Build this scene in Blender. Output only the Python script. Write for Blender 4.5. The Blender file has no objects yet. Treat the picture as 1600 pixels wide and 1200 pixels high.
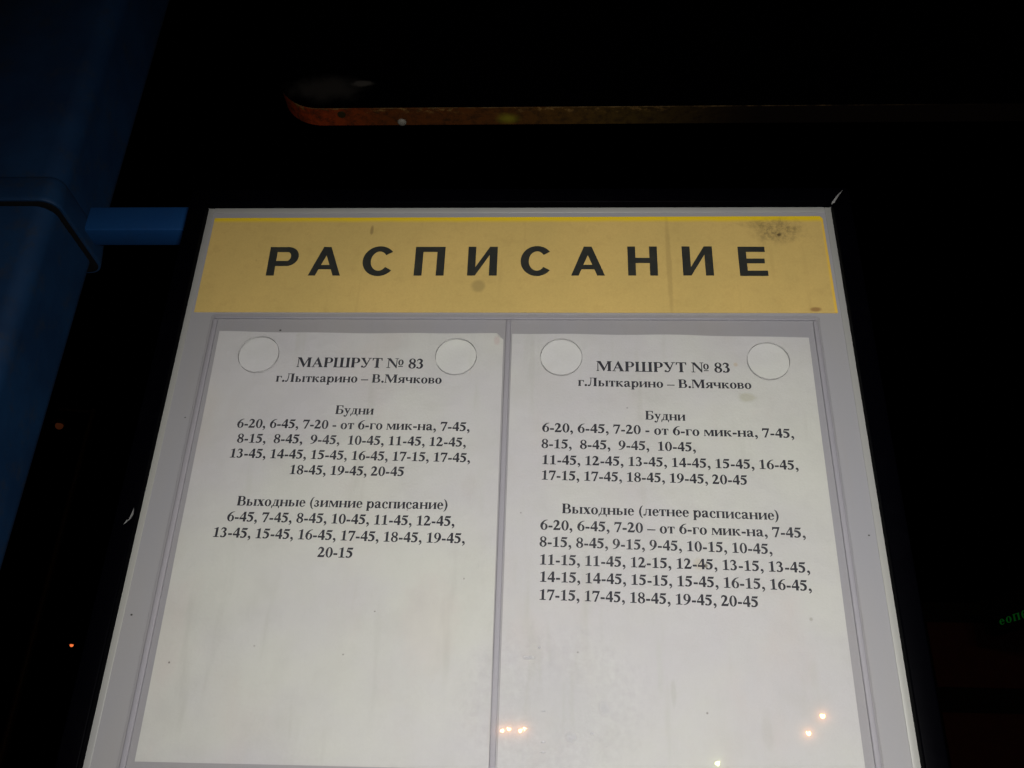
import bpy, bmesh, math, random
from mathutils import Matrix, Vector
from mathutils.geometry import tessellate_polygon
random.seed(7)
C = bpy.context.scene.collection
Z0 = 1.87                      # height of the sheets' top edge above the ground

# ------------------------------------------------------------------ camera, sky, light
cd = bpy.data.cameras.new('camera'); cam = bpy.data.objects.new('camera', cd); C.objects.link(cam)
cd.sensor_width = 36; cd.lens = 1524.03 / 1600 * 36; cd.clip_start = 0.02; cd.clip_end = 500
RT = ((0.99878, 0.00682, -0.04901), (0.03967, 0.48153, 0.87553), (0.02957, -0.8764, 0.48067))
m = Matrix([[RT[i][0], -RT[i][1], -RT[i][2]] for i in range(3)]).to_4x4()
m.translation = Vector((0.24998, -0.60155, -0.37168 + Z0))
cam.matrix_world = m
bpy.context.scene.camera = cam

w = bpy.data.worlds.new('World'); bpy.context.scene.world = w; w.use_nodes = True
nt = w.node_tree; bg = nt.nodes['Background']
sky = nt.nodes.new('ShaderNodeTexSky'); sky.sky_type = 'NISHITA'; sky.sun_disc = False
sky.sun_elevation = math.radians(-9); sky.sun_rotation = math.radians(200)
nt.links.new(sky.outputs[0], bg.inputs[0]); bg.inputs[1].default_value = 0.008

def lamp(kind, loc, energy, col, aim=None, **kw):
    d = bpy.data.lights.new(kind.lower() + '_light', kind); d.energy = energy; d.color = col
    for k, v in kw.items(): setattr(d, k, v)
    o = bpy.data.objects.new(d.name, d); C.objects.link(o); o.location = loc
    if aim is not None: o.rotation_euler = (Vector(aim) - Vector(loc)).to_track_quat('-Z', 'Y').to_euler()
    return o
# the phone's own lamp, held beside its lens
lamp('SPOT', (0.29, -0.63, Z0 - 0.36), 22.3, (1.0, 0.985, 0.955), (0.31, 0, Z0 - 0.22), shadow_soft_size=0.035, spot_size=math.radians(106), spot_blend=1.0)

vs = bpy.context.scene.view_settings
vs.view_transform = 'Standard'; vs.look = 'None'; vs.exposure = 0; vs.gamma = 1

# ------------------------------------------------------------------ helpers
def tag(o, label=None, cat=None, group=None, kind=None):
    if label: o['label'] = label
    if cat: o['category'] = cat
    if group: o['group'] = group
    if kind: o['kind'] = kind
    return o
def empty(name, loc):
    o = bpy.data.objects.new(name, None); C.objects.link(o); o.location = loc; o.empty_display_size = .05
    return o
def mesh_obj(name, verts, faces, mat, parent=None, origin=(0, 0, 0), mats=None, fm=None, smooth=False):
    """verts are in world space (z above Z0); origin = where the object's own origin lies"""
    me = bpy.data.meshes.new(name)
    ox, oy, oz = origin
    me.from_pydata([(v[0] - ox, v[1] - oy, v[2] - oz) for v in verts], [], faces)
    me.materials.append(mat)
    for mm in (mats or []): me.materials.append(mm)
    if fm:
        for p, i in zip(me.polygons, fm): p.material_index = i
    if smooth:
        for p in me.polygons: p.use_smooth = True
    o = bpy.data.objects.new(name, me); C.objects.link(o)
    if parent: o.parent = parent
    else: o.location = origin
    return o
def bm_obj(name, bm, mat, parent=None, origin=(0, 0, 0), smooth=False):
    me = bpy.data.meshes.new(name)
    bmesh.ops.translate(bm, verts=bm.verts, vec=[-c for c in origin])
    bmesh.ops.recalc_face_normals(bm, faces=bm.faces)
    bm.to_mesh(me); bm.free(); me.materials.append(mat)
    if smooth:
        for p in me.polygons: p.use_smooth = True
        me.set_sharp_from_angle(angle=math.radians(50))
    o = bpy.data.objects.new(name, me); C.objects.link(o)
    if parent: o.parent = parent
    else: o.location = origin
    return o
def box_bm(x0, x1, y0, y1, z0, z1, bev=0, seg=2, bm=None):
    b = bmesh.new()
    r = bmesh.ops.create_cube(b, size=1)
    for v in b.verts:
        v.co = ((x0 + x1) / 2 + v.co.x * (x1 - x0), (y0 + y1) / 2 + v.co.y * (y1 - y0), (z0 + z1) / 2 + v.co.z * (z1 - z0))
    if bev: bmesh.ops.bevel(b, geom=list(b.edges), offset=bev, segments=seg, affect='EDGES', profile=.5)
    if bm is None: return b
    me = bpy.data.meshes.new('t'); b.to_mesh(me); b.free(); bm.from_mesh(me); bpy.data.meshes.remove(me)
    return bm
def prism_bm(pts, y0, y1, axis='y', bev=0, seg=2):
    """extrude a polygon; axis y: pts=(x,z); axis z: pts=(x,y)"""
    b = bmesh.new()
    if axis == 'y': a = [b.verts.new((p[0], y0, p[1])) for p in pts]; c = [b.verts.new((p[0], y1, p[1])) for p in pts]
    else: a = [b.verts.new((p[0], p[1], y0)) for p in pts]; c = [b.verts.new((p[0], p[1], y1)) for p in pts]
    n = len(pts); b.faces.new(a); b.faces.new(c[::-1])
    for i in range(n): b.faces.new((a[i], c[i], c[(i + 1) % n], a[(i + 1) % n]))
    if bev: bmesh.ops.bevel(b, geom=list(b.edges), offset=bev, segments=seg, affect='EDGES', profile=.5)
    return b
def rrect(x0, x1, y0, y1, r, n=8):
    out = []
    for cx, cy, a in ((x1 - r, y1 - r, 0), (x0 + r, y1 - r, 90), (x0 + r, y0 + r, 180), (x1 - r, y0 + r, 270)):
        for i in range(n + 1):
            t = math.radians(a + 90 * i / n); out.append((cx + r * math.cos(t), cy + r * math.sin(t)))
    return out
def cyl_bm(p0, p1, r0, r1, n=16, bm=None):
    b = bm or bmesh.new(); p0 = Vector(p0); p1 = Vector(p1); d = (p1 - p0)
    q = d.to_track_quat('Z', 'Y').to_matrix()
    a = []; c = []
    for i in range(n):
        t = 2 * math.pi * i / n; e = q @ Vector((math.cos(t), math.sin(t), 0))
        a.append(b.verts.new(p0 + e * r0)); c.append(b.verts.new(p1 + e * r1))
    b.faces.new(a[::-1]); b.faces.new(c)
    for i in range(n): b.faces.new((a[i], a[(i + 1) % n], c[(i + 1) % n], c[i]))
    return b

# ------------------------------------------------------------------ materials
class M:
    """small node-graph builder"""
    def __init__(s, name):
        s.m = bpy.data.materials.new(name); s.m.use_nodes = True; s.t = s.m.node_tree
        s.b = s.t.nodes['Principled BSDF']; s.out = s.t.nodes['Material Output']
        s.tc = s.t.nodes.new('ShaderNodeTexCoord'); s.co = s.tc.outputs['Object']
    def lk(s, a, b): s.t.links.new(a, b)
    def inp(s, sock, v):
        if hasattr(v, 'is_linked') or hasattr(v, 'links'): s.lk(v, sock)
        else: sock.default_value = v
    def math(s, op, a, b=0.0, c=0.0, clamp=False):
        n = s.t.nodes.new('ShaderNodeMath'); n.operation = op; n.use_clamp = clamp
        s.inp(n.inputs[0], a); s.inp(n.inputs[1], b); s.inp(n.inputs[2], c); return n.outputs[0]
    def noise(s, scale, detail=3, rough=.55, sc=None, dist=0, off=(0, 0, 0)):
        n = s.t.nodes.new('ShaderNodeTexNoise'); n.inputs['Scale'].default_value = scale
        n.inputs['Detail'].default_value = detail; n.inputs['Roughness'].default_value = rough; n.inputs['Distortion'].default_value = dist
        mp = s.t.nodes.new('ShaderNodeMapping'); s.lk(s.co, mp.inputs[0]); mp.inputs['Scale'].default_value = sc or (1, 1, 1)
        mp.inputs['Location'].default_value = off
        s.lk(mp.outputs[0], n.inputs[0]); return n.outputs['Fac']
    def ramp(s, f, lo, hi, a=0.0, b=1.0):
        n = s.t.nodes.new('ShaderNodeMapRange'); n.interpolation_type = 'SMOOTHSTEP'
        s.inp(n.inputs[0], f)
        for i, v in zip((1, 2, 3, 4), (lo, hi, a, b)): n.inputs[i].default_value = v
        return n.outputs[0]
    def mix(s, f, a, b, mode='MIX'):
        n = s.t.nodes.new('ShaderNodeMix'); n.data_type = 'RGBA'; n.blend_type = mode
        s.inp(n.inputs[0], f)
        for sk, v in ((n.inputs[6], a), (n.inputs[7], b)):
            if isinstance(v, tuple): sk.default_value = (*v, 1) if len(v) == 3 else v
            else: s.lk(v, sk)
        return n.outputs[2]
    def xyz(s):
        n = s.t.nodes.new('ShaderNodeSeparateXYZ'); s.lk(s.co, n.inputs[0]); return n.outputs
    def blot(s, cx, cz, rx, rz, edge=.5, ns=120, amt=.6):
        """soft irregular spot round (cx, cz) in the object's x-z plane"""
        X = s.xyz(); a = s.math('DIVIDE', s.math('SUBTRACT', X[0], cx), rx); b = s.math('DIVIDE', s.math('SUBTRACT', X[2], cz), rz)
        d = s.math('SQRT', s.math('ADD', s.math('MULTIPLY', a, a), s.math('MULTIPLY', b, b)))
        d = s.math('ADD', d, s.math('MULTIPLY', s.math('SUBTRACT', s.noise(ns, 4, .65), .5), amt * 2))
        return s.ramp(d, 1 - edge, 1 + edge * .4, 1, 0)
    def bump(s, h, strength, dist=.001):
        n = s.t.nodes.new('ShaderNodeBump'); n.inputs['Strength'].default_value = strength; n.inputs['Distance'].default_value = dist
        s.lk(h, n.inputs['Height']); s.lk(n.outputs[0], s.b.inputs['Normal'])
    def done(s, col, rough=.5, spec=.5, metal=0.0):
        if isinstance(col, tuple): s.b.inputs['Base Color'].default_value = (*col, 1)
        else: s.lk(col, s.b.inputs['Base Color'])
        s.inp(s.b.inputs['Roughness'], rough); s.b.inputs['Specular IOR Level'].default_value = spec; s.b.inputs['Metallic'].default_value = metal
        return s.m

def paper_mat(name, blots, seed):
    k = M(name); o = (seed, seed * 1.7, seed * .3)
    col = k.mix(k.ramp(k.noise(6, 4, .6, off=o), .35, .65), (.462, .456, .462), (.495, .503, .455))
    col = k.mix(k.math('MULTIPLY', k.ramp(k.noise(16, 4, .6, off=(o[1], 2, o[0]), sc=(1, 1, .5)), .5, .75), .5), col, (.475, .43, .40))
    col = k.mix(k.math('MULTIPLY', k.ramp(k.noise(55, 3, .6, off=(o[1], 4, o[0]), sc=(1, 1, .12)), .56, .72), .6), col, (.40, .405, .36))
    col = k.mix(k.math('MULTIPLY', k.ramp(k.noise(30, 5, .6, off=o), .45, .75), .30), col, (.40, .395, .36))
    col = k.mix(k.math('MULTIPLY', k.noise(900, 2, .5), .30), col, (.36, .36, .33))
    sp = k.ramp(k.noise(260, 1, .4, off=o),   .83, .86)
    col = k.mix(k.math('MULTIPLY', sp, .55), col, (.16, .14, .11))
    for (x, z, rx, rz, a, c) in blots:
        col = k.mix(k.math('MULTIPLY', k.blot(x, z, rx, rz), a), col, c)
    k.bump(k.math('ADD', k.noise(18, 3, .5, off=o), k.math('MULTIPLY', k.noise(500, 3, .5), .05)), .9, .004)
    return k.done(col, .75, .25)

k = M('backing_plastic')
X = k.xyz()
c = k.mix(k.ramp(k.noise(9, 4, .6, sc=(1, 1, .25)), .3, .75), (.285, .276, .270), (.265, .266, .29))
c = k.mix(k.math('MULTIPLY', k.ramp(k.noise(60, 4, .7, sc=(1, 1, .08)), .5, .8), .35), c, (.27, .255, .25))
c = k.mix(k.math('MULTIPLY', k.noise(700, 2, .5), .15), c, (.2, .2, .2))
c = k.mix(k.ramp(k.noise(230, 1, .4), .84, .86), c, (.12, .11, .1))
for (x, z, r) in ((.0446, .0023, .0009), (.4341, .0064, .0008), (.4150, -.3010, .0007), (-.0200, -.2100, .0008), (.4480, -.1500, .0007), (-.0125, -.0700, .0006)):
    c = k.mix(k.blot(x - .214, z + .345, r, r * .8, .4, 300, .3), c, (.03, .028, .025))
k.bump(k.noise(40, 4, .6), .1, .002)
BACK = k.done(c, .42, .4)

k = M('bead_plastic')
c = k.mix(k.ramp(k.noise(20, 4, .6, sc=(1, 1, .2)), .3, .75), (.29, .29, .268), (.265, .265, .262))
c = k.mix(k.math('MULTIPLY', k.noise(700, 2, .5), .15), c, (.2, .2, .2))
BEAD = k.done(c, .42, .4)

OX, OZ = 0.214, -0.345         # board root, relative to Z0
k = M('header_vinyl')
X = k.xyz()
base = k.mix(k.ramp(k.noise(10, 4, .6), .3, .7), (.575, .405, .135), (.51, .37, .125))
base = k.mix(k.math('MULTIPLY', k.ramp(k.noise(85, 5, .7), .48, .72), .18), base, (.33, .22, .07))
base = k.mix(k.math('MULTIPLY', k.noise(800, 2, .5), .25), base, (.24, .17, .05))
streak = k.ramp(k.noise(75, 2, .6, sc=(1, 1, .07)), .60, .72)
base = k.mix(k.math('MULTIPLY', streak, .22), base, (.28, .19, .06))
base = k.mix(k.math('MULTIPLY', k.ramp(k.noise(150, 1, .4, sc=(1, 1, .45), off=(3, 3, 3)),    .80, .84), .5), base, (.16, .11, .04))
topz = k.math('ADD', X[2], k.math('MULTIPLY', k.math('SUBTRACT', k.noise(60, 2, .5), .5), .0012))
base = k.mix(k.ramp(topz, .1000 - OZ, .1046 - OZ), base, (.66, .46, .012))
base = k.mix(k.math('MULTIPLY', k.ramp(X[0], .4472 - OX, .4492 - OX), .7), base, (.68, .42, .03))
for (x, z, rx, rz, a, cc, ns) in ((.415, .0925, .020, .0125, .80, (.17, .125, .05), 140), (.400, .099, .016, .004, .5, (.2, .15, .05), 160),
                              (.1885, .0415, .0052, .0060, .5, (.24, .18, .07), 60), (.4345, .0215, .0042, .0022, .75, (.22, .11, .04), 100),
                              (.331, .06, .0022, .05, .32, (.25, .17, .06), 60), (.1035, .0935, .0014, .0052, .6, (.18, .12, .05), 200),
                              (.415, .089, .0017, .0014, .9, (.08, .05, .02), 100)):
    bl = k.blot(x - OX, z - OZ, rx, rz, .8 if rx > .01 else .5, ns, .6 if rx > .01 else .45)
    if rx > .01: bl = k.math('MULTIPLY', bl, k.ramp(k.noise(330, 5, .75), .38, .62, .25, 1))
    base = k.mix(k.math('MULTIPLY', bl, a), base, cc)
k.bump(k.noise(120, 4, .6), .12, .001)
HEAD = k.done(base, .5, .35)
k = M('letter_vinyl')
c = k.mix(k.ramp(k.noise(60, 5, .7), .4, .8), (.020, .022, .020), (.035, .034, .026))
c = k.mix(k.math('MULTIPLY', k.ramp(k.noise(240, 5, .8), .62, .72), .35), c, (.16, .12, .05))
LETTER = k.done(c, .5, .3)
k = M('toner')
c = k.mix(k.ramp(k.noise(700, 4, .7), .45, .8), (.014, .014, .02), (.035, .035, .04))
TONER = k.done(c, .6, .2)

k = M('black_frame_paint')
c = k.mix(k.ramp(k.noise(50, 4, .7), .5, .8), (.0004, .0004, .0010), (.0009, .0009, .0016))
k.bump(k.noise(150, 3, .5), .08, .001)
FRAME = k.done(c, .45, .012)
FRAME_BACK = M('grey_backboard').done((.02, .02, .022), .7, .3)
PALE = M('pale_torn_plastic').done((.2, .2, .2), .4, .5)

def clear_mat(name, tint, haze):
    """clear acrylic: light goes straight through, a mirror by Fresnel on the front, faint scuffs, dust and a painted glare"""
    k = M(name); t = k.t
    tr = t.nodes.new('ShaderNodeBsdfTransparent'); tr.inputs[0].default_value = (*tint, 1)
    g1 = t.nodes.new('ShaderNodeBsdfGlossy'); g1.inputs['Roughness'].default_value = .004
    g2 = t.nodes.new('ShaderNodeBsdfGlossy'); g2.inputs['Roughness'].default_value = .055
    mg = t.nodes.new('ShaderNodeMixShader'); mg.inputs[0].default_value = .35
    k.lk(g1.outputs[0], mg.inputs[1]); k.lk(g2.outputs[0], mg.inputs[2])
    fr = t.nodes.new('ShaderNodeFresnel'); fr.inputs[0].default_value = 1.40
    ge = t.nodes.new('ShaderNodeNewGeometry')
    df = t.nodes.new('ShaderNodeBsdfDiffuse'); df.inputs[0].default_value = (.6, .6, .62, 1)
    m1 = t.nodes.new('ShaderNodeMixShader'); m2 = t.nodes.new('ShaderNodeMixShader')
    h = k.math('ADD', k.math('MULTIPLY', k.ramp(k.noise(14, 5, .65), .45, .8), haze), haze * .4)
    for (x, z, rx, rz, a) in SMUDGES_GLARE:
        h = k.math('ADD', h, k.math('MULTIPLY', k.blot(x - OX, z - OZ, rx, rz, .8, 200, .5), a))
    k.lk(k.math('MINIMUM', h, .8), m1.inputs[0]); k.lk(tr.outputs[0], m1.inputs[1]); k.lk(df.outputs[0], m1.inputs[2])
    k.lk(k.math('MULTIPLY', fr.outputs[0], k.math('SUBTRACT', 1, ge.outputs['Backfacing'])), m2.inputs[0])
    k.lk(m1.outputs[0], m2.inputs[1]); k.lk(mg.outputs[0], m2.inputs[2])
    k.lk(m2.outputs[0], k.out.inputs[0]); return k.m
SMUDGES_GLARE = [(.2582, -.278, .0034, .0026, .22), (.2386, -.2263, .0011, .0009, .4), (.2321, -.2326, .0034, .0012, .3), (.2772, -.2606, .0030, .0050, .12),
           (.2415, -.2636, .0012, .0004, .5), (.2418, -.2809, .0013, .0004, .6), (.2418, -.2866, .0013, .0004, .5), (.2702, -.2756, .0012, .0006, .4),
           (.2464, -.2600, .050, .040, .09), (.0430, -.0120, .02, .01, .02)]  # the widest entry is pale glare painted into the cover's haze
COVER = clear_mat('clear_acrylic', (.99, .987, .99), .03)
k = M('acrylic_edge'); COVEDGE = k.done((.38, .375, .37), .5, .2)
k = M('acrylic_spacer'); c = k.mix(k.ramp(k.noise(30, 3, .6, sc=(1, 1, .15)), .3, .7), (.290, .282, .300), (.272, .268, .294)); SPACER = k.done(c, .6, .2)

def paint_mat(name, a, b, rough, wear=(.02, .03, .05), wa=.4):
    k = M(name)
    c = k.mix(k.ramp(k.noise(12, 4, .6), .3, .75), a, b)
    c = k.mix(k.math('MULTIPLY', k.ramp(k.noise(50, 6, .75), .50, .68), wa), c, wear)
    c = k.mix(k.math('MULTIPLY', k.ramp(k.noise(160, 4, .8, off=(3, 2, 1)), .66, .72), wa), c, (.03, .035, .035))
    c = k.mix(k.math('MULTIPLY', k.noise(600, 2, .5), .25), c, tuple(v * .4 for v in a))
    k.bump(k.math('ADD', k.noise(35, 3, .5), k.math('MULTIPLY', k.noise(300, 2, .5), .1)), .18, .003)
    return k.done(c, rough, .3)
BLUE = paint_mat('blue_post_paint', (.0058, .035, .098), (.0028, .019, .060), .62, wa=.6)
BARBLUE = paint_mat('blue_bar_paint', (.006, .048, .155), (.005, .040, .14), .5, wa=.15)
GAPDARK = M('crevice_dark').done((.004, .0035, .004), .9, .1)

# ------------------------------------------------------------------ glyphs (bold serif and bold wide sans, units of 1/1000 em)
class G:
    def __init__(s, adv): s.adv = adv; s.p = []
    def R(s, x0, y0, x1, y1): s.p.append([(x0, y0), (x1, y0), (x1, y1), (x0, y1)]); return s
    def P(s, *pts): s.p.append(list(pts)); return s
    def arc(s, cx, cy, rx, ry, a0=0, a1=360, ts=110, tt=32, n=None):
        n = n or max(6, int(abs(a1 - a0) / 15))
        for i in range(n):
            q = []
            for a, r in ((i, 0), (i + 1, 0), (i + 1, 1), (i, 1)):
                t = math.radians(a0 + (a1 - a0) * a / n)
                q.append((cx + (rx - ts * r) * math.cos(t), cy + (ry - tt * r) * math.sin(t)))
            s.p.append(q)
        return s
    def S(s, *pts):
        """ribbon through (x, y, width), smoothed"""
        Q = []
        n = len(pts)
        for i in range(n - 1):
            p0, p1, p2, p3 = pts[max(i - 1, 0)], pts[i], pts[i + 1], pts[min(i + 2, n - 1)]
            K = 5
            for j in range(K + (i == n - 2)):
                t = j / K
                Q.append(tuple(.5 * (2 * b + (c_ - a) * t + (2 * a - 5 * b + 4 * c_ - d) * t * t + (-a + 3 * b - 3 * c_ + d) * t ** 3)
                               for a, b, c_, d in zip(p0, p1, p2, p3)))
        L = []
        for i, q in enumerate(Q):
            a, b = Q[max(i - 1, 0)], Q[min(i + 1, len(Q) - 1)]
            dx, dy = b[0] - a[0], b[1] - a[1]; l = math.hypot(dx, dy) or 1
            nx, ny = -dy / l * q[2] / 2, dx / l * q[2] / 2
            L.append(((q[0] + nx, q[1] + ny), (q[0] - nx, q[1] - ny)))
        for a, b in zip(L, L[1:]): s.p.append([a[0], b[0], b[1], a[1]])
        return s
    def ball(s, x, y, r): return s.arc(x, y, r, r, 0, 360, r, r, 10)
    def stem(s, x, w, y0, y1, lo=38, hi=38, t=26):
        s.R(x, y0, x + w, y1)
        if lo: s.P((x - lo, y0), (x + w + lo, y0), (x + w + lo, y0 + t * .8), (x + w, y0 + t + 26), (x, y0 + t + 26), (x - lo, y0 + t * .8))
        if hi: s.P((x - hi, y1), (x + w + hi, y1), (x + w + hi, y1 - t * .8), (x + w, y1 - t - 26), (x, y1 - t - 26), (x - hi, y1 - t * .8))
        return s
    def flip(s, o, ax, ay):
        for q in o.p: s.p.append([(ax - x, ay - y) for x, y in q])
        return s
F = {}
def g(ch, adv): F[ch] = G(adv); return F[ch]
H = 676; XH = 461
g(' ', 250)
g('М', 944).stem(78, 34, 0, H - 20, 55, 0).P((25, H), (250, H), (505, 170), (432, 0), (112, 620), (25, 650)).P((432, 0), (462, 0), (745, 655), (745, H), (700, H), (455, 110)).stem(700, 152, 0, H, 42, 60)
g('А', 722).P((70, 18), (112, 18), (345, 560), (378, 690), (345, 690)).P((345, 690), (378, 690), (672, 18), (498, 18), (318, 480)).R(185, 205, 470, 243).R(12, 0, 215, 26).R(425, 0, 712, 26)
def Rb(gl, y0, y1, x, xe, ts=142):
    cy, ry = (y0 + y1) / 2, (y1 - y0) / 2; rx = min(ry * 1.15, xe - x); cx = xe - rx
    gl.R(x, y1 - 34, cx + 1, y1).R(x, y0, cx + 1, y0 + 34).arc(cx, cy, rx, ry, -90, 90, ts, 34, 12); return gl
Rb(g('Р', 611).stem(85, 155, 0, H), 305, H, 200, 585)
F['Ш'] = G(1085); [F['Ш'].stem(80 + i * 385, 152, 0, H, 38, 42) for i in range(3)]; F['Ш'].R(40, 0, 1045, 30)
g('У', 722).P((60, H - 15), (235, H - 15), (432, 205), (350, 205)).P((420, 190), (615, H - 15), (575, H - 15), (385, 240)).S((440, 290, 34), (360, 110, 60), (260, 20, 60), (150, 45, 40)).ball(135, 65, 62).R(15, H - 26, 290, H).R(480, H - 26, 705, H)
g('Т', 667).stem(255, 157, 0, H, 60, 0).R(45, H - 36, 622, H).P((30, 500), (58, 500), (110, H - 30), (110, H), (38, H)).P((637, 500), (609, 500), (557, H - 30), (557, H), (629, H))
g('№', 1090).P((20, H), (225, H), (640, 110), (640, 0), (600, 0), (110, 600), (20, 650)).R(105, 20, 142, 600).R(20, 0, 235, 26).R(608, 0, 642, H).R(520, H - 26, 730, H).arc(880, 395, 160, 200, 0, 360, 88, 30).R(745, 90, 1015, 132)
Rb(g('Б', 662).stem(85, 155, 0, H), 0, 385, 200, 628).R(200, H - 36, 560, H).P((575, 500), (548, 500), (480, H - 30), (480, H), (568, H))
g('Л', 715).stem(440, 155, 0, H, 42, 42).R(150, H - 32, 480, H).S((222, H - 30, 36), (218, 400, 42), (180, 140, 55), (110, 30, 60), (60, 30, 50)).ball(65, 52, 56).R(150, H - 28, 260, H)
Rb(Rb(g('В', 667).stem(80, 155, 0, H), 338, H, 200, 560), 0, 370, 200, 618)
# digits
g('0', 500).arc(250, 332, 226, 350, 0, 360, 128, 32, 26)
g('1', 500).R(185, 20, 322, 600).P((60, 575), (75, 555), (185, 600), (185, 520), (322, 520), (322, 690), (300, 690)).P((60, 0), (445, 0), (445, 22), (322, 50), (185, 50), (60, 22))
g('2', 500).S((38, 500, 26), (90, 610, 70), (205, 640, 105), (315, 560, 138), (300, 410, 135), (190, 230, 75), (60, 75, 60)).P((22, 0), (425, 0), (478, 185), (448, 185), (405, 125), (60, 122), (22, 28))
g('3', 500).S((42, 520, 24), (105, 625, 62), (225, 642, 92), (318, 545, 128), (270, 420, 90), (165, 365, 34)).S((165, 368, 34), (270, 350, 70), (352, 215, 138), (290, 60, 100), (170, 18, 50), (90, 45, 70)).ball(80, 62, 54)
g('4', 500).R(280, 0, 415, 688).P((300, 688), (372, 688), (70, 255), (25, 255), (25, 240)).R(25, 155, 478, 262)
g('5', 500).P((115, 676), (430, 676), (462, 690), (410, 560), (120, 560)).P((115, 676), (145, 676), (70, 395), (48, 420)).S((66, 430, 80), (210, 420, 130), (350, 300, 140), (345, 150, 130), (250, 40, 75), (100, 30, 60)).ball(80, 55, 52)
g('6', 500).arc(262, 212, 215, 226, 0, 360, 122, 30, 20).S((92, 190, 128), (110, 380, 130), (225, 560, 85), (330, 645, 45), (468, 684, 18))
g('7', 500).P((45, 676), (478, 676), (478, 650), (245, -14), (145, -14), (365, 560), (110, 560), (45, 480), (20, 490))
g('8', 500).arc(250, 510, 198, 178, 0, 360, 105, 32, 18).arc(250, 180, 222, 196, 0, 360, 118, 32, 20).S((120, 430, 60), (260, 345, 110), (400, 250, 60))
F['9'] = G(500).flip(F['6'], 500, 676)
g(',', 250).ball(118, 72, 76).S((175, 70, 50), (180, -30, 50), (120, -110, 40), (70, -160, 18))
g('.', 250).ball(125, 68, 82)
g('-', 333).R(44, 168, 288, 278)
g('–', 500).R(0, 178, 500, 236)
g('(', 333).S((300, 690, 18), (190, 560, 70), (120, 262, 112), (190, -40, 70), (300, -168, 18))
g(')', 333).S((33, 690, 18), (143, 560, 70), (213, 262, 112), (143, -40, 70), (33, -168, 18))
# lower case
SW = 128
def st(gl, x, y0=0, y1=XH, lo=32, hi=32, w=SW): return gl.stem(x, w, y0, y1, lo, hi, 20)
st(g('г', 430), 62).R(150, XH - 30, 400, XH).P((412, 325), (388, 325), (335, XH - 20), (335, XH), (405, XH))
Rb(st(g('ы', 740), 55), 0, 268, 150, 430, 118); st(F['ы'], 545)
st(g('т', 470), 172, hi=0).R(35, XH - 30, 435, XH).P((20, 325), (44, 325), (95, XH - 20), (95, XH), (28, XH)).P((450, 325), (426, 325), (375, XH - 20), (375, XH), (442, XH))
st(g('к', 560), 58).S((180, 235, 34), (270, 270, 50), (330, 390, 60), (430, 430, 40)).ball(438, 405, 50).P((215, 262), (300, 285), (515, 26), (550, 0), (385, 0))
st(g('а', 500), 270, 30, 330, 0, 0).S((334, 300, 128), (325, 390, 120), (240, 445, 60), (120, 430, 50), (80, 380, 60)).ball(92, 362, 56).S((330, 275, 24), (210, 240, 50), (95, 160, 100), (120, 50, 110), (210, 40, 60), (300, 85, 34)).S((334, 110, 128), (380, 30, 70), (470, 40, 26))
st(g('р', 556), 62, -205, XH, 34, 34).arc(325, 225, 195, 248, -150, 150, 130, 34, 18)
for ch in 'и':
    st(st(g(ch, 590), 52), 405).P((160, 95), (160, 40), (425, 365), (425, 420))
st(st(g('н', 590), 52), 405).R(150, 215, 430, 250)
g('о', 500).arc(250, 225, 222, 248, 0, 360, 128, 32, 20)
st(g('я', 530), 345).R(250, XH - 28, 380, XH).R(240, 205, 380, 235).arc(250, 333, 185, 128, 90, 270, 115, 28, 8).P((215, 215), (330, 215), (165, 26), (120, 0), (20, 0), (20, 22))
st(g('ч', 560), 372).stem(45, SW, 300, XH, 0, 32, 20).S((109, 320, 128), (140, 215, 90), (250, 190, 40), (400, 230, 30))
Rb(Rb(st(g('в', 500), 55), 232, XH, 150, 430, 112), 0, 255, 150, 462, 118)
g('у', 500).P((45, XH - 12), (185, XH - 12), (318, 110), (245, 60)).P((240, 0), (275, 0), (440, XH - 12), (408, XH - 12), (245, 130)).S((275, 70, 30), (215, -110, 48), (140, -180, 50), (85, -160, 40)).ball(80, -140, 56).R(12, XH - 22, 235, XH).R(330, XH - 22, 490, XH)
g('д', 565).R(20, 0, 545, 30).R(20, -150, 46, 10).R(519, -150, 545, 10).P((46, 0), (20, -150), (46, -150), (100, 0)).P((519, 0), (545, -150), (519, -150), (465, 0)).R(330, 20, 458, XH).R(175, XH - 28, 500, XH).S((210, XH - 20, 34), (200, 250, 40), (130, 30, 60))
g('х', 500).P((40, XH - 10), (215, XH - 10), (465, 12), (300, 12)).P((60, 12), (100, 12), (430, XH - 12), (390, XH - 12)).R(12, XH - 22, 245, XH).R(335, XH - 22, 480, XH).R(12, 0, 155, 22).R(255, 0, 490, 22)
g('е', 444).arc(228, 225, 200, 248, 0, 300, 122, 32, 18).R(90, 235, 428, 268).S((330, 40, 60), (400, 90, 22))
g('з', 410).S((60, 370, 22), (110, 430, 50), (200, 432, 60), (272, 350, 108), (210, 262, 50), (130, 242, 26)).S((130, 245, 26), (220, 230, 50), (290, 125, 115), (210, 25, 60), (110, 25, 50), (60, 75, 60)).ball(72, 90, 52)
st(g('м', 690), 510).R(62, 0, 94, XH - 10).P((50, XH), (195, XH), (365, 110), (322, 0), (80, 420)).P((322, 0), (350, 0), (530, 430), (530, XH), (500, XH), (330, 90)).R(15, 0, 150, 22)
st(st(g('п', 590), 52), 405).R(52, XH - 30, 500, XH)
g('с', 444).arc(240, 225, 212, 248, 48, 310, 126, 32, 16).ball(350, 345, 58).S((345, 32, 50), (415, 95, 22))
st(g('л', 575), 370).R(160, XH - 28, 420, XH).S((195, XH - 20, 32), (190, 240, 40), (150, 60, 55), (75, 25, 60)).ball(62, 48, 50)
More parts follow.
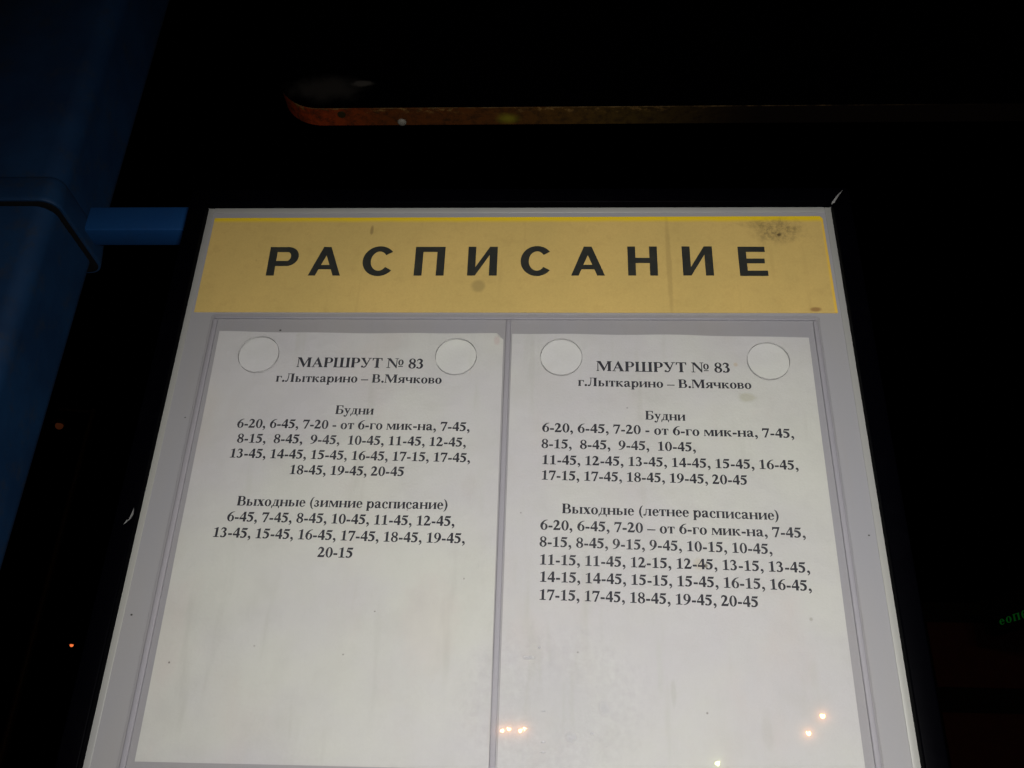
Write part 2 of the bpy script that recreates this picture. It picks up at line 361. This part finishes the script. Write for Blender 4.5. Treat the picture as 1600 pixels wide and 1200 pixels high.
# wide bold sans capitals, drawn 1000 high on their own width
SG = {}
def sg(ch, w): SG[ch] = G(w); return SG[ch]
T_ = 228; TH = 182
a = sg('Р', 860).R(0, 0, T_, 1000).R(T_, 1000 - TH, 560, 1000).R(T_, 330, 560, 330 + TH).arc(530, 665, 330, 335, -90, 90, T_, TH, 16)
sg('А', 960).P((0, 0), (215, 0), (590, 1000), (365, 1000)).P((960, 0), (740, 0), (365, 1000), (590, 1000)).R(190, 215, 770, 370)
sg('С', 930).arc(475, 500, 475, 520, 38, 322, T_ + 10, TH + 5, 28)
sg('П', 860).R(0, 0, T_, 1000).R(860 - T_, 0, 860, 1000).R(T_, 1000 - TH, 860 - T_, 1000)
sg('И', 860).R(0, 0, T_, 1000).R(860 - T_, 0, 860, 1000).P((T_, 0), (T_, 290), (860 - T_, 1000), (860 - T_, 710))
sg('Н', 860).R(0, 0, T_, 1000).R(860 - T_, 0, 860, 1000).R(T_, 425, 860 - T_, 425 + TH)
sg('Е', 790).R(0, 0, T_, 1000).R(T_, 1000 - TH, 765, 1000).R(T_, 425, 730, 425 + TH - 15).R(T_, 0, 790, TH)

def fat(poly, d):
    """push a polygon's edges outward by d"""
    A = sum(a[0] * b[1] - b[0] * a[1] for a, b in zip(poly, poly[1:] + poly[:1]))
    if abs(A) < 1: return poly
    if A < 0: poly = poly[::-1]
    out = []; n = len(poly)
    for i in range(n):
        p, q, r = poly[i - 1], poly[i], poly[(i + 1) % n]
        e1 = (q[0] - p[0], q[1] - p[1]); e2 = (r[0] - q[0], r[1] - q[1])
        l1 = math.hypot(*e1) or 1; l2 = math.hypot(*e2) or 1
        n1 = (e1[1] / l1, -e1[0] / l1); n2 = (e2[1] / l2, -e2[0] / l2)
        k_ = 1 + n1[0] * n2[0] + n1[1] * n2[1]
        if k_ < .4: k_ = .4
        out.append((q[0] + d * (n1[0] + n2[0]) / k_, q[1] + d * (n1[1] + n2[1]) / k_))
    return out
for gl_ in F.values(): gl_.p = [fat(q, 9) for q in gl_.p]

# ------------------------------------------------------------------ the timetable board
PXL, PXR, PZT, PZB = -.0287, .4569, .1152, -.330
FW = .0139                                    # frame width
O = (OX, 0, Z0 + OZ)
board = empty('timetable_board', O)
tag(board, 'black framed timetable board with yellow heading strip and clear pocket for two sheets', 'timetable board')
def zz(pts): return [(x, Z0 + z) for x, z in pts]
bm_obj('backing_panel', box_bm(PXL - .003, PXR + .003, 0, .005, Z0 + PZB - .003, Z0 + PZT + .003), BACK, board, O)
bm_obj('back_board', box_bm(PXL - .006, PXR + .006, .0055, .018, Z0 + PZB - .006, Z0 + PZT + .006), FRAME_BACK, board, O)
# glazing beads: slim pale strips along the inside of the frame
def strip(name, x0, x1, z0, z1, y0, y1, mat, bev=.0004, parent=board, o=O):
    return bm_obj(name, box_bm(x0, x1, y0, y1, Z0 + z0, Z0 + z1, bev, 2), mat, parent, o, True)
strip('bead', PXL - .001, PXL + .0042, PZB, PZT - .0001, -.0007, .0001, BEAD)
strip('bead', PXR - .0046, PXR + .001, PZB, PZT - .0001, -.0007, .0001, BEAD)
strip('bead', PXL + .0044, PXR - .0048, PZT - .0048, PZT + .001, -.0007, .0001, BEAD)
# frame: four mitred lengths
xi0, xi1, zi0, zi1 = PXL, PXR, PZB, PZT; xo0, xo1, zo0, zo1 = PXL - FW, PXR + FW, PZB - FW, PZT + FW
def frame_side(a, b, c, d):
    return bm_obj('frame_side', prism_bm(zz([a, b, c, d]), -.0075, .020, 'y', .0012, 3), FRAME, board, O, True)
e = .00025
frame_side((xo0, zo1), (xo1 - e, zo1), (xi1 - e, zi1), (xi0, zi1))
frame_side((xo0, zo0), (xi0, zi0), (xi1, zi0), (xo1, zo0))
frame_side((xo0, zo0 + e), (xo0, zo1 - e), (xi0, zi1 - e), (xi0, zi0 + e))
frame_side((xo1, zo0 + e), (xi1, zi0 + e), (xi1, zi1 - e), (xo1, zo1 - e))
sl = prism_bm(zz([(.4562, .1146), (.4578, .1135), (.4616, .1200), (.4662, .1268), (.4606, .1207)]), -.0079, -.0050, 'y', .0002, 1)
tag(bm_obj('mitre_filler', sl, PALE, board, O), 'pale sliver sticking out of the open corner joint')
ch = bmesh.new()
for pts in ([(-.0306, -.1412), (-.0300, -.1450), (-.0310, -.1482), (-.0324, -.1500), (-.0318, -.1470)], [(-.0322, -.1488), (-.0334, -.1512), (-.0350, -.1526), (-.0336, -.1496)]):
    b = prism_bm(zz(pts), -.0078, -.0074, 'y'); me = bpy.data.meshes.new('t'); b.to_mesh(me); b.free(); ch.from_mesh(me); bpy.data.meshes.remove(me)
tag(bm_obj('paint_chip', ch, M('chipped_metal').done((.16, .16, .16), .5, .4), board, O), 'pale chip in the black paint')

# yellow heading strip, a thin vinyl with a clipped corner, and its letters
yp = [(-.0226, .0177), (.4501, .0187), (.4496, .1040), (.4478, .1066), (-.0226, .1056)]
head = bm_obj('heading_strip', prism_bm(zz(yp), -.0006, .0002, 'y'), HEAD, board, O)
CAP = .0268
for chx, x0, x1, z in (('Р', .0265, .0496, .0505), ('А', .0587, .0834, .0506), ('С', .0993, .1242, .0507), ('П', .1393, .1621, .0507), ('И', .1797, .2021, .0508),
                       ('С', .2197, .2440, .0509), ('А', .2578, .2831, .0509), ('Н', .3003, .3225, .0510), ('И', .3411, .3638, .0511), ('Е', .3829, .4037, .0508)):
    gl = SG[chx]; vs_, fs = [], []
    z = z if chx != 'С' else z
    for n_, poly in enumerate(gl.p):
        b = len(vs_)
        for x, y in poly: vs_.append((x0 + (x1 - x0) * x / gl.adv, -.00075 - n_ * 1e-6, Z0 + z + CAP * y / 1000))
        fs.append(tuple(range(b, b + len(poly))))
    mesh_obj('letter', vs_, fs, LETTER, head, O)

# pocket: spacers, then one clear sheet with four round finger holes
CY0, CY1 = -.0044, -.0026
for x0, x1 in ((-.0066, -.0030), (.2106, .2142), (.4312, .4346)):
    strip('spacer', x0, x1, -.318, .0108, CY1 + .0001, .0001, SPACER, .0007)
strip('spacer', -.0060, .4338, .0117, .0130, CY1 + .0001, .0001, SPACER, .0004)
cu = bpy.data.curves.new('pc', 'CURVE'); cu.dimensions = '2D'; cu.fill_mode = 'BOTH'; cu.extrude = (CY1 - CY0) / 2; cu.resolution_u = 1
def spl(pts):
    s = cu.splines.new('POLY'); s.points.add(len(pts) - 1); s.use_cyclic_u = True
    for p, (x, z) in zip(s.points, pts): p.co = (x, z, 0, 1)
spl(rrect(-.0072, .4352, -.322, .0137, .003, 4))
HOLES = ((.0331, -.0203), (.1759, -.0212), (.2509, -.0212), (.3960, -.0234))
for hx, hz in HOLES:
    spl([(hx + .0147 * math.cos(2 * math.pi * i / 56), hz + .0149 * math.sin(2 * math.pi * i / 56)) for i in range(56)])
tmp = bpy.data.objects.new('tmp', cu); C.objects.link(tmp)
bpy.context.view_layer.update()
me = bpy.data.meshes.new_from_object(tmp.evaluated_get(bpy.context.evaluated_depsgraph_get()))
bpy.data.objects.remove(tmp)
vv = [(v.co.x, (CY0 + CY1) / 2 - v.co.z, Z0 + v.co.y) for v in me.vertices]; ff = [tuple(p.vertices) for p in me.polygons]
fm = [1 if abs(p.normal.z) < .5 and any(abs(math.hypot(p.center.x - hx, p.center.y - hz) - .0148) < .001 for hx, hz in HOLES) else 0 for p in me.polygons]
mesh_obj('pocket_cover', vv, ff, COVER, board, O, [COVEDGE], fm)

# ------------------------------------------------------------------ the two printed sheets
def sheet(corners, lines, mat, label, seed, dog=None, emk=1):
    tl, tr, br, bl = corners; nx, nz = 44, 60
    org = ((bl[0] + br[0]) / 2, -.0005, Z0 + (bl[1] + br[1]) / 2)
    def wav(x, z):
        return (.00022 * math.sin(x * 31 + seed) * math.sin(z * 23 + seed * 2) + .00016 * math.sin(x * 70 + z * 40 + seed * 3)
                + .0001 * math.sin(z * 95 - x * 20 + seed))
    V, Fc = [], []
    for j in range(nz + 1):
        for i in range(nx + 1):
            u, v = i / nx, j / nz
            x = (1 - v) * ((1 - u) * bl[0] + u * br[0]) + v * ((1 - u) * tl[0] + u * tr[0])
            z = (1 - v) * ((1 - u) * bl[1] + u * br[1]) + v * ((1 - u) * tl[1] + u * tr[1])
            if j == nz: z += .0004 * math.sin(u * 7 + seed) + .00025 * math.sin(u * 19 + seed)
            y = -.0007 + wav(x, z)
            V.append((x, y, Z0 + z))
    for j in range(nz):
        for i in range(nx):
            a = j * (nx + 1) + i
            if dog and i >= nx - 1 and j == nz - 1:
                Fc.append((a, a + 1, a + nx + 1)); continue
            Fc.append((a, a + 1, a + nx + 2, a + nx + 1))
    s = mesh_obj('timetable_sheet', V, Fc, mat, None, org, smooth=True)
    md = s.modifiers.new('thick', 'SOLIDIFY'); md.thickness = .00012; md.offset = -1; md.use_rim = False
    tag(s, label, 'timetable sheet', 'printed timetable sheets in the pocket')
    if dog:
        x1, z1 = tr; d = .0050
        f = mesh_obj('folded_corner', [(x1 - d, -.0013, Z0 + z1 - .0002), (x1 - .0001, -.0013, Z0 + z1 - d), (x1 - d * .62, -.0017, Z0 + z1 - d * .62)], [(0, 1, 2)], mat, s, org)
        f.matrix_parent_inverse = Matrix.Identity(4)
    for text, x0, z0, x1, z1, em in lines:
        Wd = sum(F[c].adv for c in text)
        first, last = F[text[0]], F[text[-1]]
        kx = math.hypot(x1 - x0, z1 - z0) / (Wd - 45 - (95 if text[-1] == ',' else 25)) ; pen = -35
        ca, sa = (x1 - x0), (z1 - z0); l = math.hypot(ca, sa); ca /= l; sa /= l
        V, Fc = [], []
        n_ = 0
        for c in text:
            for poly in F[c].p:
                b = len(V); n_ = (n_ + 1) % 7
                for x, y in poly:
                    px, pz = (pen + x) * kx, y * em / 1000
                    X_, Z_ = x0 + px * ca - pz * sa, z0 + px * sa + pz * ca
                    V.append((X_, -.00083 + wav(X_, Z_) - n_ * 1e-6, Z0 + Z_))
                Fc.append(tuple(range(b, b + len(poly))))
            pen += F[c].adv
        mesh_obj('text_line', V, Fc, TONER, s, org)
    return s
E1 = .00985; EH = .0116
S1 = [('МАРШРУТ № 83', .0613, -.0290, .1528, -.0297, EH), ('г.Лыткарино – В.Мячково', .0479, -.0412, .1663, -.0418, E1),
      ('Будни', .0936, -.0666, .1203, -.0671, E1), ('6-20, 6-45, 7-20 - от 6-го мик-на, 7-45,', .0258, -.0778, .1875, -.0789, E1),
      ('8-15,  8-45,  9-45,  10-45, 11-45, 12-45,', .0277, -.0893, .1855, -.0907, E1), ('13-45, 14-45, 15-45, 16-45, 17-15, 17-45,', .0245, -.1006, .1890, -.1023, E1),
      ('18-45, 19-45, 20-45', .0677, -.1125, .1456, -.1130, E1), ('Выходные (зимние расписание)', .0354, -.1355, .1767, -.1364, E1),
      ('6-45, 7-45, 8-45, 10-45, 11-45, 12-45,', .0307, -.1467, .1811, -.1480, E1), ('13-45, 15-45, 16-45, 17-45, 18-45, 19-45,', .0232, -.1579, .1885, -.1597, E1),
      ('20-15', .0943, -.1703, .1170, -.1705, E1)]
S2 = [('МАРШРУТ № 83', .2760, -.0307, .3695, -.0316, EH), ('г.Лыткарино – В.Мячково', .2629, -.0430, .3827, -.0445, E1),
      ('Будни', .3087, -.0689, .3358, -.0695, E1), ('6-20, 6-45, 7-20 - от 6-го мик-на, 7-45,', .2382, -.0789, .4073, -.0819, E1),
      ('8-15,  8-45,  9-45,  10-45,', .2379, -.0911, .3409, -.0926, E1), ('11-45, 12-45, 13-45, 14-45, 15-45, 16-45,', .2384, -.1030, .4076, -.1053, E1),
      ('17-15, 17-45, 18-45, 19-45, 20-45', .2382, -.1143, .3739, -.1164, E1), ('Выходные (летнее расписание)', .2520, -.1380, .3922, -.1406, E1),
      ('6-20, 6-45, 7-20 – от 6-го мик-на, 7-45,', .2380, -.1495, .4070, -.1525, E1), ('8-15, 8-45, 9-15, 9-45, 10-15, 10-45,', .2377, -.1609, .3849, -.1637, E1),
      ('11-15, 11-45, 12-15, 12-45, 13-15, 13-45,', .2379, -.1729, .4071, -.1756, E1), ('14-15, 14-45, 15-15, 15-45, 16-15, 16-45,', .2381, -.1842, .4068, -.1872, E1),
      ('17-15, 17-45, 18-45, 19-45, 20-45', .2380, -.1958, .3737, -.1982, E1)]
# stain positions are relative to each sheet's own origin (middle of its bottom edge)
def rel(org, L): return [(x - org[0], z - org[1], a, b, c_, d) for x, z, a, b, c_, d in L]
o1 = (.1058, -.2965); o2 = (.3203, -.2962)
P1 = paper_mat('paper_winter', rel(o1, [(.19, -.12, .006, .01, .25, (.4, .38, .36)), (.02, -.06, .004, .012, .2, (.42, .40, .38)), (.2045, -.006, .0025, .004, .5, (.42, .33, .30)),
                                        (.17, -.21, .02, .035, .22, (.47, .41, .38)), (.0105, -.2391, .0007, .0007, .8, (.1, .09, .08)), (.150, -.137, .0006, .0006, .7, (.15, .14, .13)), (.135, -.205, .0006, .0005, .7, (.15, .14, .13)), (.062, -.228, .0005, .0005, .7, (.15, .14, .13)), (.118, -.232, .0006, .0006, .7, (.15, .14, .13)), (.19, -.183, .0006, .0008, .6, (.15, .14, .13))]), 2.0)
P2 = paper_mat('paper_summer', rel(o2, [(.3788, -.0512, .0068, .0042, .65, (.36, .36, .27)), (.3735, -.0250, .0018, .0022, .55, (.42, .34, .22)), (.3385, -.1715, .0035, .0045, .5, (.38, .34, .24)),
                                        (.3430, -.1722, .0012, .0016, .85, (.14, .12, .07)), (.311, -.235, .0018, .02, .2, (.4, .42, .36)), (.2965, -.0600, .0008, .0008, .7, (.2, .2, .2)), (.3188, -.2509, .0018, .009, .3, (.34, .35, .30)), (.405, -.205, .0012, .0014, .5, (.25, .25, .2)), (.262, -.228, .0006, .0006, .7, (.15, .14, .13)), (.338, -.262, .0007, .0007, .7, (.15, .14, .13)), (.372, -.271, .004, .012, .25, (.36, .36, .32)), (.225, -.138, .0006, .0006, .7, (.15, .14, .13))]), 5.0)
sheet(((-.0004, .0004), (.2090, -.0005), (.2101, -.2964), (.0015, -.2970)), S1, P1, 'white timetable sheet with the winter weekend times, in the left pocket', 1.3, dog=True)
sheet(((.2153, .0001), (.4268, -.0020), (.4254, -.2970), (.2153, -.2955)), S2, P2, 'white timetable sheet with the summer weekend times, in the right pocket', 4.1)

# ------------------------------------------------------------------ blue post with sleeve and side bar
PO = (-.22, .02, 0)
post = empty('blue_post', PO)
tag(post, 'thick blue painted square post with a sleeve joint left of the timetable board', 'post')
PX0 = -.335
bm_obj('upper_tube', prism_bm(rrect(PX0, -.1409, -.0262, .0630, .016), Z0 + .118, Z0 + 1.15, 'z'), BLUE, post, PO, True)
bm_obj('lower_tube', prism_bm(rrect(PX0 + .003, -.1425, -.0245, .0585, .014), 0, Z0 + .112, 'z'), BLUE, post, PO, True)
# sleeve: lofted skirt from upper tube out to the lip
def loft(rings, close_ends=True):
    b = bmesh.new(); prev = None
    rs = [[b.verts.new((x, y, z)) for x, y in pts] for pts, z in rings]
    for a_, c_ in zip(rs, rs[1:]):
        n = len(a_)
        for i in range(n): b.faces.new((a_[i], a_[(i + 1) % n], c_[(i + 1) % n], c_[i]))
    if close_ends: b.faces.new(rs[0][::-1]); b.faces.new(rs[-1])
    return b
def rr(d, r=.010): return rrect(PX0 - d, -.1409 + d, -.0262 - d, .0630 + d, r + d)
bm_obj('sleeve', loft([(rr(.0036), Z0 + .1003), (rr(.0040), Z0 + .1008), (rr(.0039), Z0 + .1040), (rr(.0030), Z0 + .113), (rr(.0018), Z0 + .1225), (rr(.0010), Z0 + .1250), (rr(.0001), Z0 + .1262)]), BLUE, post, PO, True)
bm_obj('joint_ring', loft([(rr(-.001), Z0 + .0985), (rr(.001), Z0 + .0992), (rr(.0022), Z0 + .1001)]), GAPDARK, post, PO, True)  # near-black ring set in the crevice under the sleeve lip
bm_obj('side_bar', box_bm(-.139, .10, .0200, .0415, Z0 + .1103, Z0 + .1340, .0012, 2), BARBLUE, post, PO, True)

# ------------------------------------------------------------------ dark fascia panel overhead with painted edge
k = M('fascia_face')
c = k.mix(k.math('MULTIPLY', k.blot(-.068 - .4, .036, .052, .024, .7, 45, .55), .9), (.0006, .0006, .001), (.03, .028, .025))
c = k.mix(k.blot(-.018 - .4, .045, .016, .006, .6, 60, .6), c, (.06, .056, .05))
FACE = k.done(c, .9, .0)
k = M('fascia_edge_paint')
X = k.xyz()
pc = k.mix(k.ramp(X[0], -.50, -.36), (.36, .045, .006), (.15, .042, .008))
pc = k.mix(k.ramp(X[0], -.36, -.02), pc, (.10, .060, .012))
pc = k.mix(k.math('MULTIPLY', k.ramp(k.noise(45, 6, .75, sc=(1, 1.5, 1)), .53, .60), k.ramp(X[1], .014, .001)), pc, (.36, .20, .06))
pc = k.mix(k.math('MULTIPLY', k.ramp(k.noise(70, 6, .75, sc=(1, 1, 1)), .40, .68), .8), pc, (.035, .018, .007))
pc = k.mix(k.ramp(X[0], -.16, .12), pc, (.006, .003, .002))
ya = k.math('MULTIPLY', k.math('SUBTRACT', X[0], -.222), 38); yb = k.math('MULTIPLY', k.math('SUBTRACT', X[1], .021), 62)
glint = k.ramp(k.math('ADD', k.math('SQRT', k.math('ADD', k.math('MULTIPLY', ya, ya), k.math('MULTIPLY', yb, yb))), k.math('MULTIPLY', k.noise(60, 4, .6), .5)), 1.1, .2)
pc = k.mix(k.math('MULTIPLY', glint, .8), pc, (.30, .27, .02))  # lamp glint put into the edge colour as a yellow spot
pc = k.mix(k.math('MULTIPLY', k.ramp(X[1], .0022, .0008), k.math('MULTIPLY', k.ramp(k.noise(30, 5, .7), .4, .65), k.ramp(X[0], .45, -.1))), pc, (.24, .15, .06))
k.bump(k.noise(150, 3, .5), .2, .001)
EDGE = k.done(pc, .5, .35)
FY = .35; FO = (.4, FY, Z0 + .568)
pts = []
r_ = .062
for i in range(17):
    t = math.radians(180 + 90 * i / 16); pts.append((-.135 + r_ + r_ * math.cos(t), .568 + r_ + r_ * math.sin(t)))
pts += [(2.2, .568), (2.2, 1.25), (-.135, 1.25)]
n = len(pts); v = [(x, FY, Z0 + z) for x, z in pts] + [(x, FY + .032, Z0 + z) for x, z in pts]
f = [tuple(range(n)), tuple(range(2 * n - 1, n - 1, -1))] + [(i, n + i, n + (i + 1) % n, (i + 1) % n) for i in range(n)]
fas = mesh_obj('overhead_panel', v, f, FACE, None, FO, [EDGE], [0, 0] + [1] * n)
tag(fas, 'dark flat panel overhead with a rounded corner and worn orange painted edge, above the board', 'panel')
b = bmesh.new(); bmesh.ops.create_uvsphere(b, u_segments=16, v_segments=8, radius=.0062)
for q in b.verts: q.co = (q.co.x + .0345, FY + .0265 + q.co.y, Z0 + .568 + q.co.z * .6)
tag(bm_obj('bolt_head', b, M('bolt_white').done((.30, .28, .23), .5, .4), fas, FO, True), 'small pale bolt head')
b = cyl_bm((-.045, FY + .011, Z0 + .5665), (-.045, FY + .011, Z0 + .569), .0055, .0055)
tag(bm_obj('dark_screw', b, M('screw_dark').done((.035, .025, .008), .5, .4), fas, FO), 'dark recessed screw')

# ------------------------------------------------------------------ ground
k = M('asphalt'); c = k.mix(k.ramp(k.noise(.6, 5, .6), .3, .7), (.045, .044, .042), (.06, .058, .055)); c = k.mix(k.math('MULTIPLY', k.noise(120, 3, .6), .5), c, (.02, .02, .02))
k.bump(k.noise(120, 4, .6), .5, .004)
tag(mesh_obj('ground', [(-120, -120, 0), (120, -120, 0), (120, 120, 0), (-120, 120, 0)], [(0, 1, 2, 3)], k.done(c, .85, .3)), kind='structure')

# ------------------------------------------------------------------ street lamps
def emis(name, col, s):
    k = M(name); k.b.inputs['Base Color'].default_value = (0, 0, 0, 1)
    k.b.inputs['Emission Color'].default_value = (*col, 1); k.b.inputs['Emission Strength'].default_value = s; return k.m
POLE = M('lamp_pole_paint').done((.05, .05, .055), .5, .4)
SOD = emis('sodium_glow', (1.0, .40, .12), 700); SODS = emis('sodium_glow_dim', (1.0, .20, .05), 1.0); WHT = emis('white_glow', (.9, 1.0, .35), 300)
def street_lamp(x, y, z, r, glow, label, heads=((0, 0),)):
    o = (x, y, 0); t = empty('street_lamp', o)
    tag(t, label, 'street lamp', 'distant street lamps')
    top = z + .35
    bm_obj('pole', cyl_bm((x + .6, y, 0), (x + .6, y, top), .09, .05, 12), POLE, t, o, True)
    bm_obj('arm', cyl_bm((x + .6, y, top - .05), (x + min(h[0] for h in heads) - .1, y, top), .035, .03, 8), POLE, t, o, True)
    for hx, hz in heads:
        hd = bm_obj('lamp_head', loft([([(x + hx + a_ * s_, y + b_ * s_) for a_, b_ in ((-.28, -.16), (.28, -.16), (.28, .16), (-.28, .16))], z + hz + dz) for dz, s_ in ((r * .3, r / .16), (r * 1.2, r / .18), (r * 1.9, r / .4))]), POLE, t, o)
        b = bmesh.new(); bmesh.ops.create_uvsphere(b, u_segments=16, v_segments=10, radius=r)
        for q in b.verts: q.co = (q.co.x + x + hx, q.co.y + y, q.co.z + z + hz)
        bm_obj('bulb', b, glow, t, o, True)
def mir(x40, z40, d): return (x40 + (.25 - x40) * (1 - d / 40), -d, Z0 + z40 * d / 40)
def seen(x40, z40, d):          # point on the sight line of a far light, d metres out
    cx, cy, cz = .25, -.60, -.372; s_ = (d - cy) / (40 - cy)
    return cx + (x40 - cx) * s_, d, Z0 + cz + (z40 - cz) * s_
x, y, z = seen(-1.94, 6.2, 55); street_lamp(x, -y, z, .105, SOD, 'twin-headed orange street lamp mirrored beside the middle gap, left of the two pairs', ((0, 0), (.35, .09)))
x, y, z = seen(-1.2265, 6.215, 55); street_lamp(x, -y, z, .105, SOD, 'twin-headed orange street lamp mirrored beside the middle gap, right of the two pairs', ((0, 0), (.19, .11)))
x, y, z = seen(10.717, 7.048, 40); street_lamp(x, -y, z, .095, SOD, 'sodium street lamp mirrored low on the right sheet, upper of the two glows')
x, y, z = seen(10.09, 6.381, 40); street_lamp(x, -y, z, .095, SOD, 'sodium street lamp mirrored low on the right sheet, lower of the two glows')
x, y, z = seen(6.468, 5.181, 40); street_lamp(x, -y, z, .08, WHT, 'whitish street lamp mirrored at the bottom edge of the right sheet')
x, y, z = seen(-20.25, 9.205, 40); street_lamp(x, y, z, .075, SODS, 'tiny orange street lamp far off below the blue post')
x, y, z = seen(-23.45, 19.5, 16); street_lamp(x, y, z, .075, emis('sodium_faint', (1, .25, .08), .022), 'faint orange street lamp just beside the edge of the blue post')

# ------------------------------------------------------------------ dark kiosk with shutters and a green lit sign, lower right
KO = (4.6, 8.1, 0); kio = empty('kiosk', KO)
tag(kio, 'dark kiosk with brown shutter panels, far off at the lower right', 'kiosk')
KW = M('kiosk_wall').done((.01, .01, .01), .8, .2)
KP = paint_mat('brown_shutter', (.10, .022, .022), (.08, .02, .02), .6, (.03, .02, .02))
bm_obj('wall', box_bm(3.35, 8.5, 8.03, 10.5, .002, Z0 + 2.2, .01, 1), KW, kio, KO)
for z0_, z1_ in ((1.455, 2.01), (.66, 1.25)):
    for i in range(4):
        bm_obj('shutter_panel', box_bm(3.46 + i * 1.24, 3.46 + i * 1.24 + 1.225, 8.0, 8.028, Z0 + z0_, Z0 + z1_, .004, 1), KP, kio, KO)
# the green lettering stands on a box turned towards the street, coming nearer to the right
LED = emis('green_led', (.03, 1, .10), .022)
def led(pu, pv): return (3.89 + pu * .62, 7.6 - pu * 1.1, Z0 + 1.875 + pv + pu * .02)
bx = bmesh.new()
q = [led(a_, b_) for a_, b_ in ((-.1, -.04), (2.2, -.04), (2.2, .24), (-.1, .24))]
q2 = [(x + .10, y + .06, z) for x, y, z in q]
vv_ = [bx.verts.new(c_) for c_ in q + q2]
for fc in ((0, 1, 2, 3), (7, 6, 5, 4), (0, 4, 5, 1), (1, 5, 6, 2), (2, 6, 7, 3), (3, 7, 4, 0)): bx.faces.new([vv_[i] for i in fc])
sg_o = bm_obj('lit_sign', bx, KW, None, KO)
tag(sg_o, 'slanting dark sign with small green lit letters cut off by the right edge', 'sign')
pen = 0.02
for chx in 'еопеп':
    gl = F[chx]; vs_, fs = [], []
    for poly in gl.p:
        b_ = len(vs_)
        for x, y in poly:
            c_ = led(pen + x * .00009, y * (.00009 + pen * .00022)); vs_.append((c_[0] - .008, c_[1] - .006, c_[2]))
        fs.append(tuple(range(b_, b_ + len(poly))))
    mesh_obj('lit_letter', vs_, fs, LED, sg_o, KO); pen += gl.adv * .00009 + .010
